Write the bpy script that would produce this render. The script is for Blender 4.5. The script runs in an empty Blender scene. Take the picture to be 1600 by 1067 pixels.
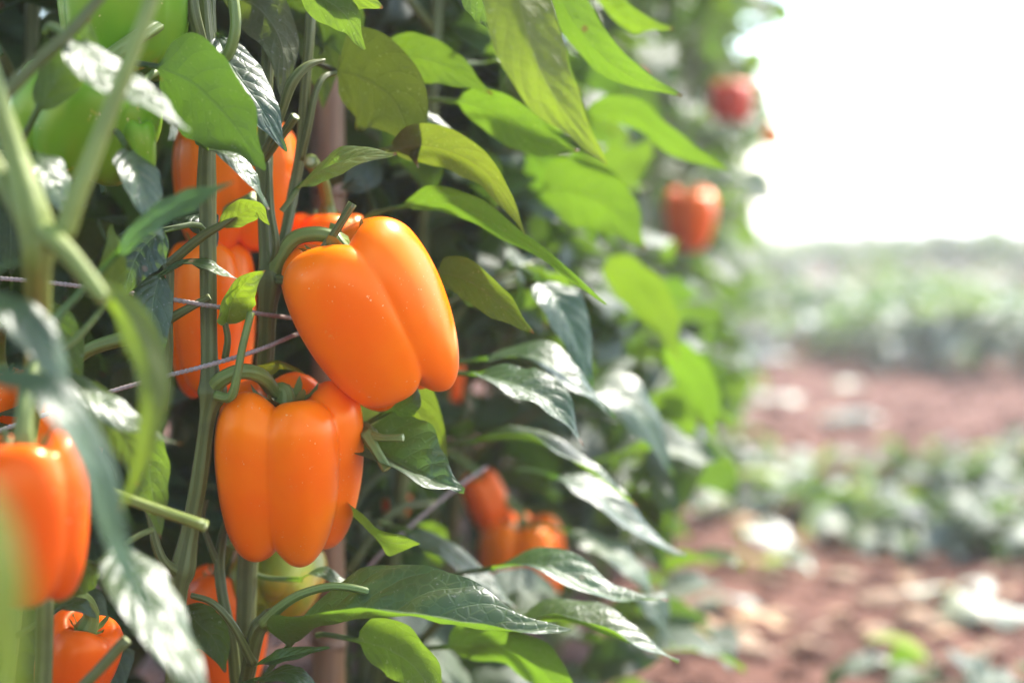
import bpy, math, random
from mathutils import Vector, Matrix, noise

random.seed(11)
R = math.radians
sc = bpy.context.scene
COL = sc.collection

# ------------------------------------------------------------------ camera, sky, sun, exposure
CAM_H = 0.61
F = 60.0 / 36.0 * 1600.0            # focal length in photo pixels
PITCH = math.atan(178.5 / F)        # horizon sits 178 px above the picture's centre
cam_d = bpy.data.cameras.new('camera')
cam = bpy.data.objects.new('camera', cam_d); COL.objects.link(cam)
cam.location = (0, 0, CAM_H)
cam.rotation_euler = (math.pi / 2 - PITCH, 0, 0)
cam_d.lens = 60; cam_d.sensor_width = 36
cam_d.clip_start = 0.02; cam_d.clip_end = 2000
cam_d.dof.use_dof = True
cam_d.dof.focus_distance = 0.985
cam_d.dof.aperture_fstop = 3.2
cam_d.dof.aperture_blades = 0
sc.camera = cam

SUN_DIR = Vector((0.41, 0.48, 0.80)).normalized()       # towards the sun: high, behind and right
w = bpy.data.worlds.new('World'); sc.world = w; w.use_nodes = True
nt = w.node_tree; nt.nodes.clear()
sky = nt.nodes.new('ShaderNodeTexSky'); sky.sky_type = 'NISHITA'; sky.sun_disc = False
sky.sun_elevation = math.asin(SUN_DIR.z)
sky.sun_rotation = math.atan2(SUN_DIR.x, SUN_DIR.y)
sky.dust_density = 1.0
bg = nt.nodes.new('ShaderNodeBackground'); bg.inputs['Strength'].default_value = 0.15
wo = nt.nodes.new('ShaderNodeOutputWorld')
nt.links.new(sky.outputs[0], bg.inputs[0]); nt.links.new(bg.outputs[0], wo.inputs[0])
sl = bpy.data.lights.new('sun', 'SUN'); sl.energy = 3.0; sl.angle = R(2.5); sl.color = (1.0, 0.95, 0.86)
sun = bpy.data.objects.new('sun', sl); COL.objects.link(sun)
sun.rotation_euler = (-SUN_DIR).to_track_quat('-Z', 'Y').to_euler()
sun.location = SUN_DIR * 20
sc.view_settings.view_transform = 'Standard'
sc.view_settings.look = 'None'
sc.view_settings.exposure = 2.42
sc.view_settings.gamma = 1.0
sc.view_settings.use_curve_mapping = False
sc.render.engine = 'CYCLES'
sc.cycles.use_denoising = True
sc.cycles.max_bounces = 8
sc.cycles.diffuse_bounces = 5
sc.cycles.glossy_bounces = 3
sc.cycles.transmission_bounces = 6
sc.cycles.transparent_max_bounces = 4
sc.cycles.sample_clamp_indirect = 6
sc.cycles.sample_clamp_direct = 25
sc.cycles.caustics_reflective = False
sc.cycles.caustics_refractive = False

# ------------------------------------------------------------------ helpers
CAMW = Matrix.Translation((0, 0, CAM_H)) @ Matrix.Rotation(math.pi / 2 - PITCH, 4, 'X')
CAMI = CAMW.inverted()

def at(px, py, z):
    """photo pixel + distance along the view axis -> world point"""
    return CAMW @ Vector(((px - 800) / F * z, -(py - 533.5) / F * z, -z))

def pix(p):
    c = CAMI @ p
    z = -c.z
    if z < 0.02: return (-1e5, -1e5, z)
    return (800 + c.x / z * F, 533.5 - c.y / z * F, z)

def on_ground(px, py, h=0.0):
    d = CAMW.to_3x3() @ Vector(((px - 800) / F, -(py - 533.5) / F, -1))
    k = (h - CAM_H) / d.z
    return Vector((0, 0, CAM_H)) + d * k

def axis_x(y):
    """centre line of the pepper row on the ground"""
    return -0.20 + 0.202 * (y - 1.05)

def link(name, me, mat, parent=None, M=None):
    o = bpy.data.objects.new(name, me); COL.objects.link(o)
    if mat is not None and len(me.materials) == 0: me.materials.append(mat)
    if parent is not None:
        o.parent = parent
        L = parent.matrix_basis.inverted()
        o.matrix_basis = L @ M if M is not None else L
    elif M is not None:
        o.matrix_basis = M
    return o

def tag(o, label, cat=None, group=None, kind=None):
    if label: o['label'] = label
    if cat: o['category'] = cat
    if group: o['group'] = group
    if kind: o['kind'] = kind
    return o

def empty(name, M):
    o = bpy.data.objects.new(name, None); COL.objects.link(o)
    o.empty_display_size = 0.02
    o.matrix_basis = M if isinstance(M, Matrix) else Matrix.Translation(M)
    return o

def to_mesh(name, V, Fc, UV=None, smooth=True):
    me = bpy.data.meshes.new(name)
    me.from_pydata([tuple(v) for v in V], [], Fc)
    if UV is not None:
        l = me.uv_layers.new(name='UVMap')
        for lp in me.loops: l.data[lp.index].uv = UV[lp.vertex_index]
    if smooth: me.polygons.foreach_set('use_smooth', [True] * len(me.polygons))
    me.update()
    return me

def spline(pts, n):
    """Catmull-Rom through tuples/Vectors, n+1 samples"""
    P = [Vector(p) for p in pts]
    if len(P) == 2: return [P[0].lerp(P[1], i / n) for i in range(n + 1)]
    P = [P[0] * 2 - P[1]] + P + [P[-1] * 2 - P[-2]]
    m = len(P) - 3; out = []
    for i in range(n + 1):
        u = i / n * m; k = min(int(u), m - 1); t = u - k
        a, b, c, d = P[k:k + 4]
        out.append(0.5 * ((2 * b) + (c - a) * t + (2 * a - 5 * b + 4 * c - d) * t * t + (3 * b - a - 3 * c + d) * t ** 3))
    return out

def tube(name, pts, radii, n=24, sides=10, ridge=0.0, nr=5, twist=0.0, cap=True):
    """smooth tube through pts with radii (same length list or number)"""
    if not isinstance(radii, (list, tuple)): radii = [radii] * len(pts)
    C = spline(pts, n)
    rr = [v.x for v in spline([(r, 0, 0) for r in radii], n)]
    V, UV, Fc = [], [], []
    T = (C[1] - C[0]).normalized()
    N = T.orthogonal().normalized()
    ln = 0
    for i in range(n + 1):
        T = (C[min(i + 1, n)] - C[max(i - 1, 0)]).normalized()
        N = (N - T * N.dot(T)).normalized(); B = T.cross(N)
        if i: ln += (C[i] - C[i - 1]).length
        for j in range(sides + 1):
            a = 2 * math.pi * j / sides
            r = rr[i] * (1 + ridge * math.cos(nr * (a + twist * ln)))
            V.append(C[i] + (N * math.cos(a) + B * math.sin(a)) * r); UV.append((j / sides, ln * 10))
    s = sides + 1
    for i in range(n):
        for j in range(sides):
            Fc.append((i * s + j, i * s + j + 1, (i + 1) * s + j + 1, (i + 1) * s + j))
    if cap:
        for i, c in ((0, C[0]), (n, C[n])):
            k = len(V); V.append(c); UV.append((0.5, -1))
            for j in range(sides):
                Fc.append((k, i * s + j + 1, i * s + j) if i == 0 else (k, i * s + j, i * s + j + 1))
    return to_mesh(name, V, Fc, UV)

# ------------------------------------------------------------------ materials
def newmat(name):
    m = bpy.data.materials.new(name); m.use_nodes = True
    t = m.node_tree; t.nodes.clear()
    out = t.nodes.new('ShaderNodeOutputMaterial')
    return m, t, out

class G:
    """tiny node-graph helper"""
    def __init__(s, t): s.t = t
    def n(s, typ, **k):
        x = s.t.nodes.new(typ)
        for a, b in k.items(): setattr(x, a, b)
        return x
    def put(s, sock, v):
        if isinstance(v, bpy.types.NodeSocket): s.t.links.new(v, sock)
        elif isinstance(v, (tuple, list)) and len(v) == 3 and sock.type == 'RGBA': sock.default_value = (*v, 1)
        else: sock.default_value = v
    def m(s, op, a, b=0.0, c=0.0, clamp=False):
        x = s.n('ShaderNodeMath', operation=op, use_clamp=clamp)
        s.put(x.inputs[0], a); s.put(x.inputs[1], b); s.put(x.inputs[2], c)
        return x.outputs[0]
    def mix(s, f, a, b, blend='MIX'):
        x = s.n('ShaderNodeMix', data_type='RGBA', blend_type=blend)
        s.put(x.inputs[0], f); s.put(x.inputs[6], a); s.put(x.inputs[7], b)
        return x.outputs[2]
    def noise(s, scale, detail=3, vec=None, rough=0.5):
        x = s.n('ShaderNodeTexNoise'); x.inputs['Scale'].default_value = scale
        x.inputs['Detail'].default_value = detail; x.inputs['Roughness'].default_value = rough
        if vec is not None: s.put(x.inputs['Vector'], vec)
        return x.outputs[0]
    def ramp(s, f, stops):
        x = s.n('ShaderNodeValToRGB'); s.put(x.inputs[0], f)
        e = x.color_ramp.elements
        while len(e) < len(stops): e.new(0.5)
        for k, (p, c) in enumerate(stops): e[k].position = p; e[k].color = (*c, 1)
        return x.outputs[0]
    def step(s, v, a, b):
        x = s.n('ShaderNodeMapRange', interpolation_type='SMOOTHSTEP')
        s.put(x.inputs[0], v); s.put(x.inputs[1], a); s.put(x.inputs[2], b)
        return x.outputs[0]

def leaf_material(name, top, under, trans, dry=False, spec=0.62):
    m, t, out = newmat(name); g = G(t)
    uv = g.n('ShaderNodeUVMap').outputs[0]
    sp = g.n('ShaderNodeSeparateXYZ'); g.put(sp.inputs[0], uv)
    s = g.m('ABSOLUTE', g.m('MULTIPLY_ADD', sp.outputs[0], 2.0, -1.0))
    v = sp.outputs[1]
    oi = g.n('ShaderNodeObjectInfo')
    geo = g.n('ShaderNodeNewGeometry')
    # veins: midrib, curved laterals, fine net
    mid = g.m('SUBTRACT', 1.0, g.step(s, 0.015, 0.06))
    q = g.m('MULTIPLY', g.m('SUBTRACT', v, g.m('MULTIPLY', g.m('POWER', s, 1.35), 0.26)), 7.0)
    fr = g.m('ABSOLUTE', g.m('SUBTRACT', g.m('FRACT', q), 0.5))      # 0.5 at a vein
    lat = g.m('MULTIPLY', g.step(fr, 0.44, 0.50), g.m('SUBTRACT', 1.0, g.step(s, 0.75, 0.98)))
    vo = g.n('ShaderNodeTexVoronoi', feature='DISTANCE_TO_EDGE'); vo.inputs['Scale'].default_value = 150
    tc = g.n('ShaderNodeTexCoord').outputs['Object']
    g.put(vo.inputs['Vector'], tc)
    net = g.m('SUBTRACT', 1.0, g.step(vo.outputs['Distance'], 0.02, 0.14))
    veins = g.m('MAXIMUM', mid, g.m('MAXIMUM', g.m('MULTIPLY', lat, 0.55), g.m('MULTIPLY', net, 0.32)))
    # blistered relief between the veins
    puff = g.m('MULTIPLY', g.m('SUBTRACT', 0.5, fr), 2.0)
    hgt = g.m('ADD', g.m('MULTIPLY', g.m('POWER', puff, 0.6), 0.5), g.m('MULTIPLY', veins, -0.7))
    hgt = g.m('ADD', hgt, g.m('MULTIPLY', g.noise(60, 3, tc), 0.75))
    bump = g.n('ShaderNodeBump'); bump.inputs['Strength'].default_value = 0.4; bump.inputs['Distance'].default_value = 0.0014
    g.put(bump.inputs['Height'], hgt)
    # colours
    blot = g.noise(28, 4, tc)
    rnd = oi.outputs['Random']
    ct = g.mix(g.m('MULTIPLY', rnd, 0.75), top, tuple(c * k for c, k in zip(top, (1.9, 1.65, 1.25))))
    ct = g.mix(g.step(blot, 0.35, 0.75), ct, tuple(c * 0.72 for c in top))
    ct = g.mix(g.m('MULTIPLY', veins, 0.55), ct, (0.16, 0.24, 0.07))
    cu = g.mix(g.m('MULTIPLY', veins, 0.5), under, (0.22, 0.28, 0.11))
    cu = g.mix(g.m('MULTIPLY', g.step(blot, 0.3, 0.8), 0.4), cu, tuple(c * 0.7 for c in under))
    col = g.mix(geo.outputs['Backfacing'], ct, cu)
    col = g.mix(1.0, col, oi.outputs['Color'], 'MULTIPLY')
    # a few pale dust specks and worn edges
    dust = g.step(g.noise(420, 1, tc), 0.69, 0.74)
    col = g.mix(g.m('MULTIPLY', dust, 0.30), col, (0.45, 0.42, 0.33))
    tr = g.mix(g.m('MULTIPLY', rnd, 0.6), trans, tuple(c * k for c, k in zip(trans, (1.35, 1.1, 0.9))))
    tr = g.mix(g.m('MULTIPLY', veins, 0.5), tr, tuple(c * 0.42 for c in trans))
    tr = g.mix(g.m('MULTIPLY', g.step(blot, 0.35, 0.7), 0.35), tr, tuple(c * 0.6 for c in trans))
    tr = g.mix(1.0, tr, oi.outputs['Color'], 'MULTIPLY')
    tipb = g.m('MULTIPLY', g.step(g.m('ADD', v, g.m('MULTIPLY', blot, 0.08)), 0.985, 1.03), g.step(rnd, 0.55, 0.6))
    sv = g.n('ShaderNodeTexVoronoi'); sv.inputs['Scale'].default_value = 34; g.put(sv.inputs['Vector'], tc)
    spots = g.m('MULTIPLY', g.m('SUBTRACT', 1.0, g.step(sv.outputs['Distance'], 0.06, 0.10)), g.step(g.noise(9, 2, tc), 0.5, 0.56))
    wear = g.m('MAXIMUM', tipb, g.m('MULTIPLY', spots, 0.8))
    col = g.mix(wear, col, (0.20, 0.13, 0.06)); tr = g.mix(wear, tr, (0.10, 0.05, 0.01))
    p = g.n('ShaderNodeBsdfPrincipled')
    g.put(p.inputs['Base Color'], col)
    rough = g.mix(geo.outputs['Backfacing'], (0.42,) * 3, (0.60,) * 3)
    rg = g.m('ADD', rough, g.m('MULTIPLY_ADD', blot, 0.18, -0.09))
    g.put(p.inputs['Roughness'], 0.8 if dry else rg)
    g.put(p.inputs['Specular IOR Level'], 0.25 if dry else g.m('MULTIPLY_ADD', geo.outputs['Backfacing'], 0.22 - spec, spec))
    g.put(p.inputs['Normal'], bump.outputs[0])
    tl = g.n('ShaderNodeBsdfTranslucent'); g.put(tl.inputs[0], tr); g.put(tl.inputs['Normal'], bump.outputs[0])
    mx = g.n('ShaderNodeMixShader'); mx.inputs[0].default_value = 0.22 if dry else 0.42
    t.links.new(p.outputs[0], mx.inputs[1]); t.links.new(tl.outputs[0], mx.inputs[2])
    t.links.new(mx.outputs[0], out.inputs[0])
    return m

def pepper_material(name, base, deep, green=None):
    m, t, out = newmat(name); g = G(t)
    tc = g.n('ShaderNodeTexCoord').outputs['Object']
    n1 = g.noise(16, 3, tc)
    col = g.mix(g.step(n1, 0.32, 0.72), base, deep)
    if green:
        col = g.mix(g.step(g.noise(13, 4, tc), 0.40, 0.62), col, green)
    fl = g.noise(520, 1, tc)
    specks = g.m('MULTIPLY', g.step(fl, 0.70, 0.74), g.step(g.noise(35, 2, tc), 0.5, 0.62))
    col = g.mix(g.m('MULTIPLY', specks, 0.55), col, (0.95, 0.62, 0.35))
    scuff = g.m('MULTIPLY', g.step(g.noise(70, 4, tc, 0.7), 0.66, 0.72), 0.25)
    col = g.mix(scuff, col, (0.85, 0.42, 0.12))
    p = g.n('ShaderNodeBsdfPrincipled')
    g.put(p.inputs['Base Color'], col)
    g.put(p.inputs['Roughness'], g.m('MULTIPLY_ADD', n1, 0.16, 0.22))
    p.inputs['Specular IOR Level'].default_value = 0.5; p.inputs['Specular Tint'].default_value = (1.0, 0.62, 0.24, 1)
    p.inputs['Subsurface Weight'].default_value = 0.25
    p.inputs['Subsurface Radius'].default_value = (0.012, 0.005, 0.001)
    p.inputs['Subsurface Scale'].default_value = 1.0
    b = g.n('ShaderNodeBump'); b.inputs['Strength'].default_value = 0.12; b.inputs['Distance'].default_value = 0.002
    g.put(b.inputs['Height'], g.m('ADD', g.noise(45, 2, tc), g.m('MULTIPLY', g.noise(900, 1, tc), 0.05)))
    g.put(p.inputs['Normal'], b.outputs[0])
    t.links.new(p.outputs[0], out.inputs[0])
    return m

def stem_material(name, c1, c2):
    m, t, out = newmat(name); g = G(t)
    uv = g.n('ShaderNodeUVMap').outputs[0]
    sp = g.n('ShaderNodeSeparateXYZ'); g.put(sp.inputs[0], uv)
    tc = g.n('ShaderNodeTexCoord').outputs['Object']
    wob = g.m('MULTIPLY', g.noise(40, 2, tc), 0.06)
    fr = g.m('ABSOLUTE', g.m('SUBTRACT', g.m('FRACT', g.m('MULTIPLY', g.m('ADD', sp.outputs[0], wob), 6.0)), 0.5))
    stripe = g.step(fr, 0.12, 0.34)
    col = g.mix(stripe, c1, c2)
    col = g.mix(g.m('MULTIPLY', g.step(g.noise(55, 4, tc), 0.45, 0.75), 0.5), col, tuple(c * 0.6 for c in c1))
    cut = g.m('LESS_THAN', sp.outputs[1], -0.001)
    col = g.mix(cut, col, (0.42, 0.45, 0.22))
    p = g.n('ShaderNodeBsdfPrincipled'); g.put(p.inputs['Base Color'], col)
    p.inputs['Roughness'].default_value = 0.5; p.inputs['Specular IOR Level'].default_value = 0.3
    p.inputs['Subsurface Weight'].default_value = 0.0
    b = g.n('ShaderNodeBump'); b.inputs['Strength'].default_value = 0.4; b.inputs['Distance'].default_value = 0.0012
    g.put(b.inputs['Height'], g.m('ADD', stripe, g.noise(180, 3, tc)))
    g.put(p.inputs['Normal'], b.outputs[0])
    t.links.new(p.outputs[0], out.inputs[0])
    return m

LEAF = leaf_material('leaf_green', (0.024, 0.054, 0.017), (0.068, 0.098, 0.030), (0.130, 0.250, 0.016))
DRY = leaf_material('leaf_dry', (0.36, 0.24, 0.17), (0.40, 0.28, 0.20), (0.25, 0.14, 0.07), dry=True)
PALE = leaf_material('leaf_pale_glare', (0.31, 0.345, 0.27), (0.36, 0.39, 0.29), (0.28, 0.38, 0.09), spec=1.0)  # whitish base: sun glare painted into low-plant leaves; also pale fallen leaves
ORANGE = pepper_material('pepper_orange', (0.95, 0.180, 0.0), (0.93, 0.125, 0.0))
REDOR = pepper_material('pepper_red_orange', (0.84, 0.115, 0.003), (0.76, 0.085, 0.003))
RED = pepper_material('pepper_red', (0.62, 0.045, 0.025), (0.52, 0.03, 0.02))
TURN = pepper_material('pepper_turning', (0.70, 0.22, 0.01), (0.60, 0.17, 0.01), green=(0.16, 0.20, 0.02))
GREEN = pepper_material('pepper_green', (0.14, 0.29, 0.012), (0.10, 0.23, 0.010))
STEM = stem_material('stem_green', (0.072, 0.078, 0.016), (0.105, 0.115, 0.030))
STEMY = stem_material('stem_yellow', (0.15, 0.185, 0.03), (0.20, 0.235, 0.05))
PED = stem_material('fruit_stalk', (0.130, 0.170, 0.032), (0.155, 0.195, 0.044))

def wood_material():
    m, t, out = newmat('bamboo'); g = G(t)
    tc = g.n('ShaderNodeTexCoord').outputs['Object']
    mp = g.n('ShaderNodeMapping'); mp.inputs['Scale'].default_value = (160, 160, 6); g.put(mp.inputs[0], tc)
    n1 = g.noise(1.0, 4, mp.outputs[0])
    col = g.ramp(n1, [(0.3, (0.13, 0.062, 0.026)), (0.55, (0.21, 0.105, 0.045)), (0.8, (0.30, 0.17, 0.08))])
    col = g.mix(g.m('MULTIPLY', g.step(g.noise(14, 4, tc), 0.5, 0.75), 0.5), col, (0.13, 0.075, 0.05))
    p = g.n('ShaderNodeBsdfPrincipled'); g.put(p.inputs['Base Color'], col); p.inputs['Roughness'].default_value = 0.5
    b = g.n('ShaderNodeBump'); b.inputs['Strength'].default_value = 0.4; b.inputs['Distance'].default_value = 0.001
    g.put(b.inputs['Height'], n1); g.put(p.inputs['Normal'], b.outputs[0])
    t.links.new(p.outputs[0], out.inputs[0]); return m
WOOD = wood_material()

def twine_material():
    m, t, out = newmat('twine'); g = G(t)
    tc = g.n('ShaderNodeTexCoord').outputs['Object']
    col = g.mix(g.noise(700, 3, tc), (0.15, 0.095, 0.08), (0.46, 0.36, 0.31))
    p = g.n('ShaderNodeBsdfPrincipled'); g.put(p.inputs['Base Color'], col); p.inputs['Roughness'].default_value = 0.9
    b = g.n('ShaderNodeBump'); b.inputs['Strength'].default_value = 0.9; b.inputs['Distance'].default_value = 0.0008
    g.put(b.inputs['Height'], g.noise(1500, 2, tc)); g.put(p.inputs['Normal'], b.outputs[0])
    t.links.new(p.outputs[0], out.inputs[0]); return m
TWINE = twine_material()

def soil_material():
    m, t, out = newmat('soil'); g = G(t)
    tc = g.n('ShaderNodeTexCoord').outputs['Object']
    n1 = g.noise(3.2, 6, tc, 0.65); n2 = g.noise(30, 6, tc, 0.7)
    col = g.ramp(n1, [(0.28, (0.085, 0.040, 0.027)), (0.5, (0.145, 0.066, 0.045)), (0.74, (0.21, 0.104, 0.072))])
    col = g.mix(g.m('MULTIPLY', g.step(n2, 0.42, 0.7), 0.6), col, (0.07, 0.033, 0.022))
    col = g.mix(g.m('MULTIPLY', g.step(g.noise(75, 3, tc), 0.62, 0.72), 0.5), col, (0.34, 0.21, 0.14))
    p = g.n('ShaderNodeBsdfPrincipled'); g.put(p.inputs['Base Color'], col); p.inputs['Roughness'].default_value = 0.95
    p.inputs['Specular IOR Level'].default_value = 0.15
    b = g.n('ShaderNodeBump'); b.inputs['Strength'].default_value = 0.8; b.inputs['Distance'].default_value = 0.02
    g.put(b.inputs['Height'], g.m('ADD', n2, g.m('MULTIPLY', g.noise(120, 4, tc), 0.4))); g.put(p.inputs['Normal'], b.outputs[0])
    t.links.new(p.outputs[0], out.inputs[0]); return m
SOIL = soil_material()

# ------------------------------------------------------------------ ground: one sheet to the horizon
def soil_h(x, y):
    d = x - axis_x(y)
    h = 0.035 * noise.noise(Vector((x * 1.7, y * 1.7, 0.3))) + 0.016 * noise.noise(Vector((x * 7, y * 7, 4.1))) \
        + 0.008 * noise.noise(Vector((x * 23, y * 23, 9.7)))
    fade = 1.0 / (1.0 + (max(0.0, math.hypot(x, y) - 14) / 20) ** 2)
    return h * fade + 0.03 * math.exp(-(d / 0.28) ** 2) * fade

def grid_axis(lo, hi, step, far):
    a = []; v = lo
    while v <= hi: a.append(v); v += step
    s = step; v = hi
    while v < far: s *= 1.22; v += s; a.append(v)
    s = step; v = lo
    while v > -far: s *= 1.22; v -= s; a.insert(0, v)
    return a
gx = grid_axis(-1.4, 4.2, 0.03, 700); gy = grid_axis(0.4, 9.0, 0.03, 700)
V = [(x, y, soil_h(x, y)) for y in gy for x in gx]
nx = len(gx)
Fc = [(j * nx + i, j * nx + i + 1, (j + 1) * nx + i + 1, (j + 1) * nx + i) for j in range(len(gy) - 1) for i in range(nx - 1)]
ground = link('ground', to_mesh('ground', V, Fc), SOIL)
tag(ground, 'bare reddish brown soil between the crop rows', kind='structure')

# loose clods, too many to count
def clods():
    rnd = random.Random(5); V = []; Fc = []
    base = [Vector((math.cos(a) * math.cos(b), math.sin(a) * math.cos(b), math.sin(b)))
            for b in (-0.6, 0.35) for a in [k * 1.2566 + (0.6 if b > 0 else 0) for k in range(5)]] + [Vector((0, 0, 1))]
    fs = []
    for k in range(5):
        a, b = k, (k + 1) % 5
        fs += [(a, b, 5 + k), (b, 5 + b, 5 + k), (5 + k, 5 + b, 10)]
    for i in range(5200):
        y = 0.9 + 8.5 * rnd.random() ** 1.5; x = axis_x(y) + rnd.uniform(-0.35, 0.5 + 0.33 * y)
        s = 0.004 + 0.022 * rnd.random() ** 3.2
        o = Vector((x, y, soil_h(x, y) + s * 0.2)); q = Matrix.Rotation(rnd.random() * 6.3, 3, 'Z')
        k0 = len(V)
        for b in base:
            p = q @ b; V.append(o + Vector((p.x * s * rnd.uniform(.8, 1.4), p.y * s * rnd.uniform(.7, 1.2), p.z * s * rnd.uniform(.5, .9))))
        Fc += [(a + k0, b + k0, c + k0) for a, b, c in fs]
    return to_mesh('soil_clods', V, Fc, smooth=False)
tag(link('soil_clods', clods(), SOIL), 'loose crumbs and clods of reddish soil', 'soil', kind='stuff')

# ------------------------------------------------------------------ leaves
def prof(t):
    """half-width of a pepper leaf along its midrib (ovate, drawn-out tip)"""
    a = math.sin(math.pi * min(1, t) ** 0.72)
    return max(0.0, a) ** 0.85 * (1.0 - 0.18 * t) * (1 - 0.35 * max(0, (t - 0.72) / 0.28) ** 1.0) * 1.08

def blade(name, path, up, halfw, fold=18, curl=0.10, wav=0.07, pet=None, pr=0.0017, nl=14, nc=8, seed=0, puff=0.0, twist=0.0, lop=0.0, taper=None):
    """one leaf as one continuous sheet: a rolled stalk that opens into the blade.
    path: midrib control points base->tip, up: the side the upper face looks to"""
    rnd = random.Random(seed); ph = [rnd.random() * 6.28 for _ in range(6)]
    V, UV = [], []
    rows = 0
    C = spline(path, nl)
    up = Vector(up)
    half = nc // 2
    if pet:
        D = spline(list(pet) + [C[0]], 5)
        for i in range(5):
            T = (D[i + 1] - D[i]).normalized(); N = (up - T * up.dot(T)).normalized(); B = T.cross(N)
            for j in range(nc + 1):
                a = (j / half - 1) * math.pi * 0.98
                V.append(D[i] + (B * math.sin(a) - N * math.cos(a)) * pr); UV.append((0.5, 0.0))
            rows += 1
    for i in range(nl + 1):
        t = i / nl
        T = (C[min(i + 1, nl)] - C[max(i - 1, 0)]).normalized()
        U = up
        if twist: U = Matrix.Rotation(twist * t, 3, T) @ up
        N = (U - T * U.dot(T)).normalized(); B = T.cross(N)
        wd = halfw * (taper or prof)(t) + 0.0006
        th = R(fold) * (1 - 0.25 * t)
        for j in range(nc + 1):
            s = j / half - 1; a = abs(s)
            sd = 1 if s > 0 else 0
            if i == 0 and pet:
                an = s * math.pi * 0.8
                V.append(C[0] + (B * math.sin(an) - N * math.cos(an)) * pr); UV.append(((s + 1) / 2, 0)); continue
            sw = math.sin(th) * (math.sqrt(a * a + 0.012) - 0.11)
            x = s * wd * math.cos(th) * (1 + lop * s)
            z = wd * (sw - curl * a * a * 1.6)
            z += halfw * wav * a ** 1.5 * (math.sin(9.5 * t + ph[sd]) + 0.6 * math.sin(21 * t + ph[2 + sd]))
            x += halfw * 0.03 * a * math.sin(26 * t + ph[4 + sd]) * (1 if 0.05 < t < 0.95 else 0)
            if puff:
                q = 7.0 * (t - a ** 1.35 * 0.26)
                z += puff * wd * (abs(math.sin(math.pi * (q - 0.0))) ** 0.7) * min(1, 4 * a) * (1 - a * 0.8)
                z += puff * 0.6 * wd * noise.noise(Vector((s * 3 + seed, t * 9, seed * 1.7)))
            V.append(C[i] + B * x + N * z); UV.append(((s + 1) / 2, t))
        rows += 1
    s = nc + 1
    Fc = [(i * s + j, i * s + j + 1, (i + 1) * s + j + 1, (i + 1) * s + j) for i in range(rows - 1) for j in range(nc)]
    # wind so that the face normal is the upper side
    Fc = [tuple(reversed(f)) for f in Fc]
    me = to_mesh(name, V, Fc, UV)
    return me

def check_winding():
    me = blade('t', [(0, 0, 0), (1, 0, 0)], (0, 0, 1), 0.2, fold=0, curl=0, wav=0)
    z = sum(p.normal.z for p in me.polygons); bpy.data.meshes.remove(me)
    return z > 0
FLIP = not check_winding()

def leaf_mesh(*a, **k):
    me = blade(*a, **k)
    if FLIP: me.flip_normals()
    return me

VARIANTS = []
def make_variants():
    rnd = random.Random(21)
    for k in range(16):
        e = R(rnd.uniform(0, 50)); droop = R(rnd.uniform(40, 115)); L = 1.0
        pl = rnd.uniform(0.30, 0.55)
        P = [Vector((0, 0, 0)), Vector((pl * 0.5 * math.cos(e + 0.25), 0.02, pl * 0.5 * math.sin(e + 0.25)))]
        b = P[1] + Vector((pl * 0.5 * math.cos(e), 0, pl * 0.5 * math.sin(e)))
        path = [b]; p = b.copy(); yaw = 0
        for i in range(5):
            a = e - droop * (i + 0.5) / 5 * (1.0 if k % 4 else 1.15); yaw += rnd.uniform(-0.12, 0.12)
            p = p + Vector((math.cos(a) * math.cos(yaw), math.sin(yaw), math.sin(a))) * L / 5; path.append(p.copy())
        me = leaf_mesh('leaf', path, (0.25, 0, 1), rnd.uniform(0.20, 0.28), fold=rnd.uniform(5, 42), curl=rnd.uniform(-0.08, 0.25),
                       wav=rnd.uniform(0.06, 0.18), pet=P, pr=0.014, nl=14, nc=8, seed=k, twist=rnd.uniform(-0.7, 0.7), puff=0.04)
        me.materials.append(LEAF)
        VARIANTS.append(me)
make_variants()
PALE_GLARE_V = []
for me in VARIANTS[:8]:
    c = me.copy(); c.materials.clear(); c.materials.append(PALE); PALE_GLARE_V.append(c)  # leaf copies whitened to imitate sun glare

def place_leaf(parent, p, az, size, rnd, variants=VARIANTS, roll=None, pitch=None, tint=None):
    M = Matrix.Translation(p) @ Matrix.Rotation(az, 4, 'Z') @ Matrix.Rotation(rnd.uniform(-0.35, 0.35) if pitch is None else pitch, 4, 'Y') \
        @ Matrix.Rotation(rnd.gauss(0, 0.45) if roll is None else roll, 4, 'X') @ Matrix.Diagonal((size, size * rnd.uniform(0.9, 1.15), size, 1))
    o = link('leaf', rnd.choice(variants), None, parent, M)
    if tint is None and rnd.random() < 0.4:
        k = rnd.uniform(0.55, 0.9); tint = (k, k * 1.05, k * 1.25)
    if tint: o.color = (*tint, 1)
    return o

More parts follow.
